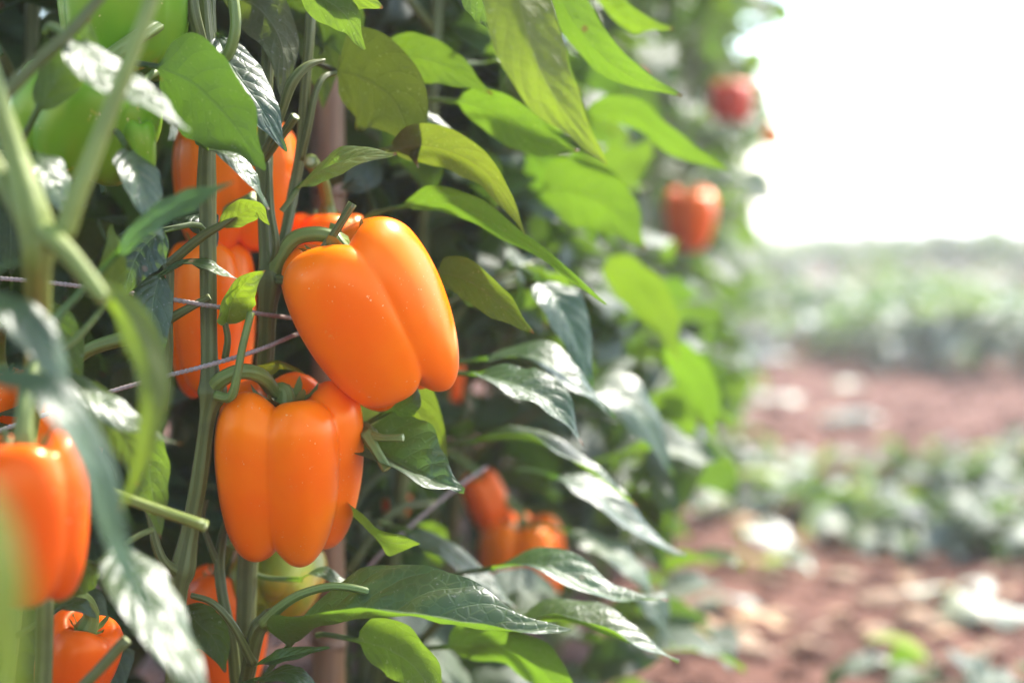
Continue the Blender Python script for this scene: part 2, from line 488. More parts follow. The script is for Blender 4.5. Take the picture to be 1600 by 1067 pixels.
# sight lines kept free of scattered leaves (the gap in the foliage the picture looks into)
KEEP = [  # x0, y0, x1, y1, nearest allowed distance
    (-150, -400, 250, 1500, 0.99), (190, -60, 800, 1200, 1.30), (560, -60, 960, 1200, 1.22),
    (700, 700, 930, 990, 1.72), (1010, 270, 1160, 470, 2.85), (1080, 100, 1230, 250, 3.4), (900, -100, 1200, 300, 1.6),
    (900, 300, 1150, 1200, 1.5), ]
def blocked(p, size=0.1):
    x, y, z = pix(p)
    if z < 6 and x > max(1175, 1240 - 0.18 * y) + 34 * noise.noise(Vector((y * 0.012, z * 1.3, 1.3))): return True
    if z < 0.45: return True if -400 < x < 2000 else False
    for x0, y0, x1, y1, zz in KEEP:
        if z < zz and x0 - 8 < x < x1 + 8 and y0 - 8 < y < y1 + 8: return True
    return False
SUN_TO = [at(250, 960, 0.71), at(290, 1030, 0.71), at(190, 650, 0.83), at(100, 640, 0.65), at(215, 150, 0.79), at(840, 60, 0.865), at(880, 160, 0.865), at(990, 210, 1.33), at(760, 250, 1.06), at(800, 380, 1.07), at(400, 335, 0.975), at(385, 450, 0.98), at(360, 250, 0.95), at(430, 130, 1.0), at(545, 40, 0.975), at(560, 250, 1.01), at(470, 640, 1.03), at(520, 640, 1.02), at(600, 370, 1.0), at(640, 420, 0.99), at(670, 500, 1.0)]
OPEN = [(q, SUN_DIR, 0.055) for q in SUN_TO] + [(q, dv, 0.085) for q in (at(450, 640, 1.03), at(600, 360, 1.0), at(500, 400, 1.0), at(660, 430, 1.0))
        for dv in (SUN_DIR, Vector((0.08, 0.42, 0.9)).normalized(), Vector((0.35, 0.1, 0.93)).normalized())]
def in_sun_path(p):
    for q, dv, r in OPEN:
        d = p - q; k = d.dot(dv)
        if k > 0 and (d - dv * k).length < r: return True
    return False
def leaf_blocked(p, az, size):
    if in_sun_path(p + Vector((math.cos(az), math.sin(az), 0)) * size * 0.8): return True
    d = Vector((math.cos(az), math.sin(az), 0))
    return any(blocked(p + d * size * k + Vector((0, 0, -size * q))) for k, q in ((0.4, -.1), (0.8, 0.1), (1.2, 0.35), (1.0, 0.8)))

STEM_PTS = []
def record(pts):
    for p in spline(pts, 40): STEM_PTS.append(p)

def path_blocked(pts, hard=False):
    for p in spline(pts, 16):
        x, y, z = pix(p)
        if z < 1.28 and 150 < x < 780 and -30 < y < 1100: return True
        if z < 1.0 and 0 < x < 300 and -30 < y < 1100: return True
    return False

def row_plant(x, y, label, group, rnd, n_stems=4, top=1.36, nodes=12, nbranch=6, spread=0.13, density=1.0, name='pepper_plant', lean=0.0, size=(0.085, 0.135), stems=None):
    base = Vector((x, y, soil_h(x, y) - 0.01))
    root = empty(name, Matrix.Translation(base))
    tag(root, label, 'pepper plant', group)
    for si in range(n_stems):
        a = 6.28 * si / n_stems + rnd.uniform(-0.5, 0.5); sp = spread * rnd.uniform(0.6, 1.3)
        dx, dy = math.cos(a) * sp * 1.0, math.sin(a) * sp * 1.2
        h = top * rnd.uniform(0.88, 1.04)
        fork = base + Vector((dx * 0.12, dy * 0.12, 0.16 + 0.05 * rnd.random()))
        pts = [base, fork]
        for k in range(1, 6):
            f = k / 5
            pts.append(base + Vector((dx * (0.3 + 0.7 * f) + rnd.uniform(-.02, .02), dy * (0.3 + 0.7 * f) + rnd.uniform(-.02, .02), 0.2 + (h - 0.2) * f)))
        if not path_blocked(pts):
            link('stem', tube('stem', pts, [0.010, 0.008, 0.006, 0.0055, 0.005, 0.004, 0.0025], n=26, sides=8, ridge=0.08), STEM, root)
            record(pts)
        C = spline(pts, 60)
        for k in range(int(nodes * density)):
            p = C[rnd.randint(10, 60)]
            for _ in range(4):
                az = rnd.gauss(-0.1, 1.35); s = rnd.uniform(*size)
                if not leaf_blocked(p, az, s): place_leaf(root, p, az, s, rnd); break
        for k in range(nbranch):
            p = C[rnd.randint(8, 56)]
            for _ in range(4):
                az = rnd.gauss(-0.1, 1.2); ln = rnd.uniform(0.08, 0.19)
                d = Vector((math.cos(az), math.sin(az), 0))
                bp = [p, p + d * ln * 0.5 + Vector((0, 0, ln * 0.45)), p + d * ln + Vector((0, 0, ln * rnd.uniform(0.2, 0.8)))]
                if not path_blocked(bp) and not blocked(bp[2]): break
            else: continue
            link('branch', tube('branch', bp, [0.0042, 0.0034, 0.0022], n=8, sides=6), STEM, root)
            B = spline(bp, 8)
            for q in range(int(round(5 * density))):
                for _ in range(3):
                    a2 = az + rnd.gauss(0, 0.9); s = rnd.uniform(*size)
                    if not leaf_blocked(B[3 + q % 6], a2, s): place_leaf(root, B[3 + q % 6], a2, s, rnd); break
    return root

# ------------------------------------------------------------------ the main plant: stems traced in front of the lens
ZM = 1.00
mainp = empty('pepper_plant', Matrix.Translation(Vector((at(300, 1960, 1.03).x, at(300, 1960, 1.03).y, 0.0))))
tag(mainp, 'staked pepper plant with ridged green stems carrying the two sharp orange peppers', 'pepper plant', 'pepper plants along the row')
mb = mainp.location.copy()
def px_path(l): return [at(*p) for p in l]
def stem_part(parent, name, pts, radii, mat=STEM, n=30, sides=14, ridge=0.07, cut=True):
    o = link(name, tube(name, pts, radii, n=n, sides=sides, ridge=ridge, nr=5), mat, parent)
    return o

s1 = px_path([(322, -420, 1.02), (316, -120, 1.01), (318, 20, 1.0), (326, 110, 1.0), (324, 200, 1.0), (322, 300, 1.0), (324, 330, 1.0), (325, 450, 1.0), (327, 570, 1.0),
              (331, 612, 1.0), (324, 650, 1.0), (312, 740, 1.005), (296, 830, 1.01), (285, 890, 1.01), (279, 930, 1.01), (272, 1067, 1.02), (285, 1450, 1.03)]) + [mb]
r1 = [0.004, 0.0045, 0.0052, 0.0066, 0.0048, 0.0060, 0.0052, 0.0050, 0.0052, 0.0088, 0.0050, 0.0052, 0.0056, 0.0076, 0.0050, 0.0058, 0.009, 0.011]
stem_part(mainp, 'stem', s1, r1, n=110); record(s1)
s2 = px_path([(440, -420, 1.06), (428, -120, 1.05), (420, 40, 1.045), (414, 180, 1.04), (412, 245, 1.035), (413, 330, 1.03), (416, 400, 1.03), (422, 432, 1.03), (418, 480, 1.035), (414, 560, 1.05),
              (402, 700, 1.075), (388, 860, 1.085), (384, 960, 1.085), (378, 1067, 1.085), (350, 1450, 1.07)]) + [mb]
r2 = [0.003, 0.0035, 0.004, 0.0042, 0.0056, 0.0044, 0.0048, 0.0086, 0.0058, 0.0056, 0.006, 0.0066, 0.0064, 0.0068, 0.009, 0.011]
stem_part(mainp, 'stem', s2, r2, n=100); record(s2)
s3 = px_path([(500, -300, 1.06), (486, 10, 1.055), (478, 120, 1.055), (470, 230, 1.06), (458, 300, 1.062), (443, 375, 1.05), (424, 428, 1.036)])
stem_part(mainp, 'branch', s3, [0.003, 0.0032, 0.0033, 0.0034, 0.0036, 0.0034, 0.004], n=40); record(s3)
stem_part(mainp, 'branch', px_path([(422, 425, 1.03), (432, 385, 1.018), (424, 330, 1.022), (420, 262, 1.03), (413, 245, 1.034)]), [0.003, 0.0023, 0.0021, 0.0021, 0.003], n=24)
# side branches and cut leaf stalks
stem_part(mainp, 'cut_petiole', px_path([(436, 437, 1.022), (462, 436, 1.008), (486, 412, 0.999), (520, 368, 0.995), (551, 318, 0.995)]), [0.0035, 0.0024, 0.0023, 0.0023, 0.0026], STEM, 24)
stem_part(mainp, 'cut_petiole', px_path([(338, 618, 0.992), (360, 620, 0.985), (370, 590, 0.982), (378, 545, 0.982), (392, 488, 0.985)]), [0.003, 0.0028, 0.0024, 0.0022, 0.0022], PED, 24)
stem_part(mainp, 'cut_petiole', px_path([(412, 248, 1.03), (432, 222, 1.02), (448, 202, 1.015), (462, 182, 1.01)]), [0.0032, 0.0027, 0.0026, 0.0030], STEM, 18)
stem_part(mainp, 'branch', px_path([(408, 250, 1.03), (425, 215, 1.02), (440, 175, 1.015), (456, 130, 1.012), (480, 104, 1.015), (508, 94, 1.02)]), [0.0036, 0.0026, 0.0028, 0.0034, 0.0026, 0.0009], STEM, 24)
stem_part(mainp, 'branch', px_path([(470, 250, 1.06), (482, 200, 1.055), (492, 150, 1.055), (505, 122, 1.06), (525, 114, 1.07)]), [0.0024, 0.0023, 0.0022, 0.002, 0.0014], STEM, 20)
stem_part(mainp, 'branch', px_path([(326, 108, 1.0), (352, 92, 0.99), (366, 55, 0.985), (366, 10, 0.985), (352, -60, 0.99), (340, -200, 1.0)]), [0.004, 0.0034, 0.0032, 0.0032, 0.003, 0.0028], PED, 24)
stem_part(mainp, 'branch', px_path([(322, 108, 0.998), (312, 60, 0.985), (300, 0, 0.98), (292, -120, 0.985)]), [0.004, 0.004, 0.0038, 0.003], STEM, 20)
stem_part(mainp, 'branch', px_path([(336, -60, 1.005), (330, 0, 1.003), (331, 60, 1.0), (326, 105, 1.0)]), [0.0026, 0.0026, 0.0027, 0.003], STEM, 14)
stem_part(mainp, 'branch', px_path([(262, 415, 0.985), (290, 390, 0.98), (318, 368, 0.978), (345, 352, 0.977), (372, 335, 0.978)]), [0.003, 0.0028, 0.0027, 0.0022, 0.0014], STEM, 20)
stem_part(mainp, 'branch', px_path([(262, 500, 0.985), (283, 488, 0.984), (305, 476, 0.984), (328, 464, 0.984)]), [0.003, 0.0026, 0.0023, 0.0023], STEM, 16)
stem_part(mainp, 'branch', px_path([(255, 640, 1.0), (264, 560, 0.99), (262, 500, 0.986), (266, 440, 0.984), (262, 415, 0.985), (240, 390, 0.99)]), [0.0026, 0.0025, 0.0032, 0.0024, 0.003, 0.002], STEM, 24)
stem_part(mainp, 'branch', px_path([(352, 560, 1.0), (356, 530, 0.997), (352, 505, 0.995)]), [0.0022, 0.002, 0.0018], STEM, 10)
stem_part(mainp, 'branch', px_path([(280, 895, 1.01), (258, 880, 1.0), (244, 850, 0.998), (236, 810, 0.998), (222, 770, 1.0)]), [0.005, 0.0032, 0.0028, 0.0024, 0.002], STEM, 20)
stem_part(mainp, 'branch', px_path([(372, 1100, 1.07), (362, 1000, 1.05), (348, 930, 1.045), (343, 880, 1.05), (348, 840, 1.06), (360, 800, 1.08)]), [0.004, 0.0036, 0.0034, 0.0033, 0.003, 0.0026], STEM, 24)
stem_part(mainp, 'branch', px_path([(343, 885, 1.05), (328, 850, 1.05), (316, 810, 1.055), (322, 780, 1.06)]), [0.0026, 0.0021, 0.002, 0.002], STEM, 16)
# lower joint with cut stalks, bottom centre
stem_part(mainp, 'branch', px_path([(380, 1090, 1.05), (392, 1030, 1.015), (402, 985, 1.0), (416, 968, 0.995), (424, 958, 0.993)]), [0.0045, 0.0046, 0.005, 0.0048, 0.0042], STEM, 20)
stem_part(mainp, 'cut_petiole', px_path([(412, 975, 0.992), (436, 950, 0.985), (470, 928, 0.98), (515, 916, 0.978), (555, 919, 0.978), (590, 930, 0.98)]), [0.0040, 0.0030, 0.0026, 0.0024, 0.0023, 0.0026], PED, 26)
stem_part(mainp, 'branch', px_path([(395, 1035, 1.01), (378, 1000, 1.0), (356, 965, 0.995), (330, 940, 0.995), (300, 930, 1.0)]), [0.0034, 0.0026, 0.0023, 0.002, 0.0018], STEM, 20)
# joint with two cut stubs right of the front pepper
stem_part(mainp, 'branch', px_path([(548, 640, 1.075), (560, 662, 1.05), (575, 678, 1.035), (584, 684, 1.03)]), [0.003, 0.0038, 0.0058, 0.004], STEM, 16)
stem_part(mainp, 'cut_petiole', px_path([(578, 680, 1.03), (598, 684, 1.022), (630, 684, 1.018)]), [0.0034, 0.0022, 0.0024], PED, 12)
stem_part(mainp, 'cut_petiole', px_path([(572, 678, 1.03), (588, 705, 1.022), (605, 733, 1.018)]), [0.0042, 0.003, 0.0032], PED, 12)

# foreground plant at the left edge
frontp = empty('pepper_plant', Matrix.Translation(Vector((-0.28, 0.74, soil_h(-0.28, 0.74)))))
tag(frontp, 'nearest pepper plant, out of focus at the left edge with pale forked stems', 'pepper plant', 'pepper plants along the row')
fb = frontp.location.copy()
f1 = px_path([(-60, -120, 0.74), (-20, 100, 0.74), (20, 230, 0.74), (55, 355, 0.735), (58, 430, 0.745), (56, 560, 0.83), (30, 760, 0.92), (10, 1000, 0.94)]) + [fb]
stem_part(frontp, 'stem', f1, [0.004, 0.0046, 0.005, 0.0078, 0.0058, 0.0056, 0.006, 0.007, 0.009], STEMY, 70)
record(f1)
stem_part(frontp, 'branch', px_path([(250, -40, 0.75), (215, 60, 0.745), (165, 190, 0.74), (122, 300, 0.735), (98, 368, 0.735)]), [0.0030, 0.0034, 0.0038, 0.0042, 0.0048], STEMY, 26)
stem_part(frontp, 'branch', px_path([(170, -20, 0.80), (110, 50, 0.79), (50, 105, 0.78), (-10, 165, 0.77)]), [0.0024, 0.0027, 0.003, 0.0034], STEM, 20)
stem_part(frontp, 'branch', px_path([(62, 358, 0.733), (95, 385, 0.725), (130, 425, 0.72), (165, 470, 0.715)]), [0.0055, 0.0045, 0.0038, 0.003], STEMY, 20)
stem_part(frontp, 'branch', px_path([(50, 360, 0.735), (20, 310, 0.74), (0, 270, 0.745), (-40, 200, 0.76)]), [0.005, 0.0042, 0.004, 0.003], STEMY, 16)
stem_part(frontp, 'cut_petiole', px_path([(150, 752, 0.90), (182, 772, 0.895), (250, 797, 0.89), (322, 822, 0.885)]), [0.0030, 0.0030, 0.0029, 0.0032], STEMY, 18)
stem_part(frontp, 'branch', px_path([(62, 1200, 0.88), (68, 1067, 0.88), (70, 1000, 0.88), (70, 920, 0.88), (60, 800, 0.90)]), [0.005, 0.0046, 0.0045, 0.0045, 0.004], STEM, 20)
stem_part(frontp, 'cut_petiole', px_path([(110, 1090, 0.86), (150, 1050, 0.86), (198, 998, 0.862)]), [0.0030, 0.0029, 0.003], STEM, 12)

# ------------------------------------------------------------------ the rest of the row
ORD = ['third', 'fourth', 'fifth', 'sixth', 'seventh', 'eighth', 'ninth', 'tenth', 'eleventh', 'twelfth', 'thirteenth']
rr = random.Random(77)
ROW = []
ys = [1.36, 1.66, 1.98, 2.32, 2.66, 3.0, 3.36, 3.72, 4.08, 4.44, 4.8]
for k, y in enumerate(ys):
    nm = {0: 'dense pepper plant right behind the two sharp orange peppers and the bamboo stake',
          len(ys) - 1: 'last tall pepper plant of the row, standing against the white sky'}.get(
        k, 'leafy pepper plant, %s of the row counted from the nearest one' % ORD[k])
    ROW.append(row_plant(axis_x(y) + rr.uniform(-.02, .02), y, nm, 'pepper plants along the row', rr,
                         n_stems=5 if k < 3 else 4, nodes=16, nbranch=7 if k < 7 else 6, top=1.36 if k < 9 else 1.42, spread=0.13))
# leaves of the two front plants that stand above, below and behind the open gap
for (root, y0, nn) in ((mainp, 1.04, 130), (frontp, 0.72, 90)):
    cx = axis_x(y0)
    for i in range(nn):
        for _ in range(8):
            p = Vector((cx + rr.gauss(-0.03, 0.08), y0 + rr.gauss(0.02, 0.10), rr.uniform(0.1, 1.3)))
            az = rr.gauss(0, 1.5); s = rr.uniform(0.085, 0.135)
            if not leaf_blocked(p, az, s) and not blocked(p): place_leaf(root, p, az, s, rr); break
# second line of plants on the same bed, closing the view through the row
for k, y in enumerate([1.22, 1.52, 1.85, 2.2]):
    row_plant(axis_x(y) - 0.27, y, ['shaded pepper plant behind the green peppers at the left', 'shaded pepper plant behind the left stem',
              'shaded pepper plant behind the bamboo stake', 'shaded pepper plant deep behind the tilted pepper'][k], 'pepper plants along the row', rr,
              n_stems=5, nodes=20, nbranch=8, spread=0.17)
# next row behind, seen only as dark foliage through the gaps
for k, y in enumerate([1.15, 1.65, 2.15, 2.65, 3.2, 3.8]):
    row_plant(axis_x(y) - 0.62, y, 'dark pepper plant of the row behind, glimpsed through the foliage', 'pepper plants of the row behind', rr,
              n_stems=4, nodes=16, nbranch=6, spread=0.18)

# ------------------------------------------------------------------ leaves one can pick out
def near_stem(p):
    return min(STEM_PTS, key=lambda q: (q - p).length_squared)
def hero(parent, pts, wpx, up=(0, 0, 1), fold=20, curl=0.1, wav=0.07, tint=None, twist=0.0, puff=0.05, mat=LEAF, pet=True, seed=None, lop=0.0, nl=30, nc=14):
    """pts: list of (px, py, depth) along the midrib from blade base to tip; wpx: full width in photo pixels"""
    P = px_path(pts)
    z = sum(p[2] for p in pts) / len(pts)
    hw = wpx / 2 / F * z
    pp = None
    if pet is True:
        q = near_stem(P[0]); d = q - P[0]
        t0 = (P[0] - P[1]).normalized()
        if d.length > 0.06: d = (t0 + Vector((-0.25, 0.9, -0.35))).normalized() * 0.045
        pp = [P[0] + d, P[0] + d * 0.5 + t0 * 0.008]
    elif pet: pp = px_path(pet)
    sd = seed if seed is not None else int(pts[0][0] * 3 + pts[0][1])
    me = leaf_mesh('leaf', P, up, hw, fold=fold, curl=curl, wav=wav, pet=pp, nl=nl, nc=nc, seed=sd, puff=puff, twist=twist, lop=lop)
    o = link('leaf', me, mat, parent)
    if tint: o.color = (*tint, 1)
    return o

M_ = mainp; N_ = ROW[0]; N2 = ROW[1]; N3 = ROW[2]
GLINT = (0.48, -0.40, 0.78)  # leans to mirror the sun to the lens, as the shiny ones do
TOC = (0.1, -1, 0.35)      # upper face turned to the camera
AWY = (0.1, 1, 0.35)       # upper face turned away: the lit-through underside shows
# --- sharp or nearly sharp, centre
hero(M_, [(338, 55, 1.0), (365, 110, 0.985), (405, 165, 0.975), (447, 238, 0.975)], 92, up=(0.5, -0.8, 0.5), fold=12, tint=(0.9, 1, 1.2))
hero(M_, [(345, -15, 1.05), (400, 10, 1.04), (440, 70, 1.035), (440, 160, 1.03)], 85, up=(-0.6, 0.9, 0.4), fold=20, tint=(1.1, 0.85, 1))
hero(M_, [(328, 232, 0.955), (360, 245, 0.95), (392, 280, 0.945), (420, 328, 0.945)], 46, up=GLINT, fold=14)
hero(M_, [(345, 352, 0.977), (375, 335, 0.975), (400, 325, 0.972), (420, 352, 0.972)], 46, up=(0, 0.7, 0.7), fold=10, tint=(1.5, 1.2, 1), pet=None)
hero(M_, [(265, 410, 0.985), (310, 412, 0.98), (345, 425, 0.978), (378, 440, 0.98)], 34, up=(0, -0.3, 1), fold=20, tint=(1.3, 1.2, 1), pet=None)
hero(M_, [(354, 505, 0.995), (362, 475, 0.985), (380, 445, 0.98), (415, 422, 0.98)], 66, up=(0.6, -0.8, -0.2), fold=32, curl=-0.05, tint=(2.2, 1.9, 1.2), pet=None)  # tint brightened to paint in light this shaded leaf lacks
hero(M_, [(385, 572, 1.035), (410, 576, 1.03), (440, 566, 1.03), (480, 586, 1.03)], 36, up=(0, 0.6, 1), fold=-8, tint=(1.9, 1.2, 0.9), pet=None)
hero(M_, [(455, -45, 1.0), (495, -10, 0.985), (540, 25, 0.975), (570, 78, 0.97)], 78, up=(0.2, 0.9, 0.5), fold=12, tint=(1.2, 1.05, 1))
hero(M_, [(470, -50, 0.99), (520, -18, 0.98), (560, -5, 0.972), (598, 13, 0.97)], 60, up=(0, 0.9, 0.5), fold=10, tint=(1.2, 1.1, 1))
hero(M_, [(527, 112, 1.10), (570, 125, 1.09), (620, 165, 1.085), (655, 262, 1.085)], 175, up=(0.3, 0.8, 0.3), fold=-10, curl=-0.1, tint=(0.40, 0.33, 0.42), twist=0.2)  # dark tint paints in the shade on this hanging underside
hero(M_, [(468, 290, 1.04), (510, 262, 1.02), (560, 245, 1.008), (620, 241, 1.0)], 66, up=(0.0, -0.75, 0.7), fold=12, tint=(1.7, 1.7, 1.9), pet=[(440, 330, 1.04), (455, 310, 1.04)])  # raised tint paints a grey sheen onto the leaf
hero(N_, [(612, 232, 1.09), (680, 230, 1.075), (760, 270, 1.065), (820, 368, 1.06)], 78, up=(0.35, 0.75, 0.55), fold=14, tint=(1.15, 0.85, 0.9))
hero(N_, [(632, 322, 1.10), (710, 320, 1.085), (820, 380, 1.07), (947, 476, 1.06)], 72, up=(0.3, 0.55, 0.8), fold=20, tint=(0.95, 0.95, 0.8))
hero(N_, [(685, 425, 1.06), (730, 438, 1.05), (780, 475, 1.045), (834, 522, 1.04)], 84, up=(0.4, 0.75, 0.55), fold=10, tint=(0.8, 0.7, 0.8))
hero(N_, [(548, 690, 1.06), (605, 715, 1.045), (665, 745, 1.03), (726, 766, 1.025)], 165, up=(0.25, -0.62, 0.75), fold=46, curl=0.05, tint=(1.0, 1.0, 1.0))
hero(N_, [(548, 700, 1.09), (600, 650, 1.10), (650, 640, 1.11), (705, 750, 1.10)], 120, up=(0.1, 0.9, 0.3), fold=8, tint=(1.0, 0.9, 0.9))
hero(M_, [(535, 780, 1.07), (560, 815, 1.04), (600, 845, 1.02), (656, 850, 1.01)], 92, up=(0.1, 0.8, 0.65), fold=18, tint=(1.1, 0.95, 1))
# the long trough-shaped leaf, bottom centre
hero(M_, [(452, 1008, 1.0), (520, 975, 0.975), (640, 965, 0.955), (770, 985, 0.945), (892, 982, 0.945)], 210, up=(0.05, -0.25, 1), fold=38, curl=0.0, wav=0.05, tint=(1.0, 1.0, 1.0), puff=0.14,
     pet=[(400, 1080, 1.02), (425, 1040, 1.01)])
hero(M_, [(560, 1000, 1.03), (610, 1015, 1.02), (655, 1050, 1.015), (700, 1130, 1.01)], 110, up=(0.1, 0.9, 0.4), fold=14, tint=(1.0, 0.95, 1))
hero(M_, [(398, 1040, 1.0), (430, 1030, 0.985), (470, 1020, 0.98), (515, 1012, 0.98)], 34, up=(0, -0.5, 0.8), fold=30, pet=None)
hero(M_, [(400, 1062, 0.99), (440, 1050, 0.98), (475, 1062, 0.975), (505, 1100, 0.975)], 50, up=(0.1, -0.3, 1), fold=10)
hero(M_, [(470, 905, 1.08), (500, 893, 1.07), (535, 915, 1.065), (560, 935, 1.06)], 36, up=(0, -0.2, 1), fold=20)
hero(M_, [(285, 950, 1.03), (310, 975, 1.03), (335, 1000, 1.03), (352, 1050, 1.03)], 70, up=(-0.3, 0.8, 0.3), fold=5, tint=(0.8, 0.75, 0.7))
hero(N_, [(612, 640, 1.05), (630, 632, 1.045), (645, 622, 1.04), (652, 606, 1.04)], 40, up=(0.3, -0.8, 0.3), fold=-20, tint=(1, 1, 1.1))
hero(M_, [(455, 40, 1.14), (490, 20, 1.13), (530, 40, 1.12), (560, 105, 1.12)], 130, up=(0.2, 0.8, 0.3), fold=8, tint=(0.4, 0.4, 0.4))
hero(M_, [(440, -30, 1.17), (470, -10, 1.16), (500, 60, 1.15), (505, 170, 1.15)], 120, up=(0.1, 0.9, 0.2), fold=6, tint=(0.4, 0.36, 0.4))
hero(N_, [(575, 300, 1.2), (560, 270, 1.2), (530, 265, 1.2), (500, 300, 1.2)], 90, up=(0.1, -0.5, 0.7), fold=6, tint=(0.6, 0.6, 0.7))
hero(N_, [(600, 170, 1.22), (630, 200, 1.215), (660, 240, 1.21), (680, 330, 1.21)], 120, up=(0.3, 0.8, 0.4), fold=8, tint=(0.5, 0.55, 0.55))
# --- upper right, slightly soft
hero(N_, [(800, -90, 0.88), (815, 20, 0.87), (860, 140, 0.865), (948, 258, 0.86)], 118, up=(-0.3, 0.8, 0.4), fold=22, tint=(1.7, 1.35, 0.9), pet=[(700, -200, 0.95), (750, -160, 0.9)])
hero(N_, [(730, -60, 0.98), (745, -20, 0.97), (760, 20, 0.965), (770, 50, 0.96)], 60, up=(0.1, 0.9, 0.3), fold=10)
hero(N_, [(850, -60, 1.15), (900, 40, 1.14), (970, 110, 1.13), (1065, 152, 1.13)], 78, up=(0.3, 0.7, 0.6), fold=24, tint=(1.0, 1.0, 0.9))
hero(N_, [(900, -70, 1.22), (950, 0, 1.21), (990, 35, 1.20), (1052, 47, 1.20)], 66, up=(0.3, 0.6, 0.7), fold=25, tint=(1.1, 1.05, 0.9))
hero(N2, [(918, 172, 1.34), (990, 180, 1.33), (1060, 230, 1.32), (1138, 268, 1.32)], 66, up=(0.3, 0.6, 0.7), fold=18, tint=(1.0, 1.0, 0.9))
hero(N_, [(715, 158, 1.16), (780, 180, 1.15), (840, 220, 1.145), (905, 235, 1.14)], 80, up=(0.3, 0.8, 0.5), fold=12, tint=(0.9, 0.95, 0.8))
hero(N_, [(600, 85, 1.16), (650, 90, 1.15), (700, 105, 1.145), (770, 148, 1.14)], 80, up=(0.2, 0.8, 0.4), fold=10, tint=(0.75, 0.75, 0.7))
hero(N_, [(645, 160, 1.15), (665, 178, 1.14), (690, 195, 1.135), (727, 213, 1.13)], 46, up=GLINT, fold=6, tint=(1.0, 1.0, 1.1))
hero(N_, [(720, 95, 1.25), (755, 100, 1.24), (790, 90, 1.235), (830, 105, 1.23)], 70, up=(0.1, -0.2, 1), fold=10)
hero(N_, [(845, 440, 1.20), (870, 470, 1.19), (900, 530, 1.185), (925, 605, 1.18)], 88, up=(0.5, -0.75, 0.5), fold=20, tint=(0.85, 0.95, 1.2))
hero(N_, [(848, 300, 1.35), (900, 300, 1.34), (960, 330, 1.335), (1010, 390, 1.33)], 120, up=(0.2, 0.8, 0.4), fold=10, tint=(0.9, 0.95, 0.8))
hero(N2, [(800, 200, 1.45), (850, 260, 1.44), (900, 300, 1.435), (930, 380, 1.43)], 120, up=(0.2, 0.8, 0.4), fold=10, tint=(0.9, 0.95, 0.8))
# --- right, middle
hero(N_, [(748, 585, 1.13), (800, 600, 1.11), (860, 630, 1.10), (912, 695, 1.095)], 110, up=(0.25, -0.45, 0.85), fold=30, tint=(0.85, 0.95, 1.15))
hero(N_, [(760, 560, 1.20), (840, 560, 1.19), (900, 600, 1.18), (960, 655, 1.18)], 100, up=(0.3, -0.3, 0.9), fold=25, tint=(0.85, 0.95, 1.1))
hero(N_, [(740, 690, 1.22), (830, 690, 1.21), (910, 730, 1.20), (995, 792, 1.20)], 90, up=(0.3, -0.1, 1), fold=36, tint=(1, 1, 1))
hero(N2, [(870, 745, 1.30), (930, 770, 1.29), (1000, 830, 1.28), (1072, 868, 1.28)], 90, up=(0.3, -0.3, 1), fold=22, tint=(0.9, 1, 1.2))
hero(N_, [(770, 888, 1.15), (850, 885, 1.13), (950, 930, 1.12), (1045, 938, 1.12)], 95, up=(0.15, -0.3, 1), fold=34, tint=(0.9, 1, 1.05))
hero(N_, [(800, 990, 1.13), (880, 970, 1.12), (970, 1000, 1.11), (1062, 1030, 1.11)], 140, up=(0.2, -0.1, 1), fold=40, tint=(1.1, 1.1, 0.9))
hero(N_, [(700, 1010, 1.14), (780, 1010, 1.13), (850, 1050, 1.12), (900, 1120, 1.12)], 130, up=(0.2, 0.7, 0.6), fold=20, tint=(1.1, 1.1, 0.9))
hero(N_, [(640, 830, 1.22), (700, 860, 1.21), (755, 905, 1.2), (808, 952, 1.195)], 66, up=(0.4, -0.3, 0.9), fold=10, tint=(1, 1, 1.15))
hero(N2, [(890, 830, 1.45), (940, 850, 1.44), (990, 890, 1.43), (1030, 935, 1.42)], 90, up=(0.3, -0.2, 1), fold=10)
hero(N2, [(915, 600, 1.42), (960, 610, 1.41), (1010, 660, 1.40), (1050, 745, 1.40)], 110, up=(0.4, -0.5, 0.8), fold=15)
hero(N3, [(1040, 540, 1.6), (1070, 570, 1.6), (1100, 620, 1.6), (1118, 692, 1.6)], 80, up=(0.4, 0.6, 0.5), fold=15, tint=(1.1, 1.1, 0.9))
hero(N2, [(985, 960, 1.4), (1010, 930, 1.39), (1030, 960, 1.38), (1052, 1010, 1.38)], 70, up=(0.3, -0.3, 0.9), fold=15)
hero(N2, [(940, 420, 1.55), (985, 440, 1.54), (1030, 490, 1.53), (1060, 560, 1.53)], 90, up=(0.2, 0.7, 0.5), fold=12, tint=(1.1, 1.05, 0.9))
def fill(n, x0, y0, x1, y1, z0, z1, roots, rnd, size=(0.07, 0.125), tone=None):
    k = 0
    for _ in range(n * 6):
        if k >= n: break
        z = rnd.uniform(z0, z1); p = at(rnd.uniform(x0, x1), rnd.uniform(y0, y1), z)
        if abs(p.x - axis_x(p.y)) > 0.36 or p.z < 0.08: continue
        az = rnd.gauss(-0.15, 0.9); s_ = rnd.uniform(*size)
        if leaf_blocked(p, az, s_): continue
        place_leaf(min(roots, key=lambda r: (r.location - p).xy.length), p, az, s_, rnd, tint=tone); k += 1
rf = random.Random(91)
fill(70, 540, -40, 980, 420, 1.26, 1.75, ROW[:4], rf)
fill(80, 560, 420, 1080, 1080, 1.30, 1.9, ROW[:5], rf)
fill(50, 880, -20, 1200, 600, 1.9, 4.2, ROW[3:], rf)
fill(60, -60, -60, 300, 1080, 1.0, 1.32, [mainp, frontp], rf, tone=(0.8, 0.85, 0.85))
fill(30, 280, -40, 560, 200, 1.28, 1.5, [mainp] + ROW[:1], rf, tone=(0.7, 0.75, 0.75))
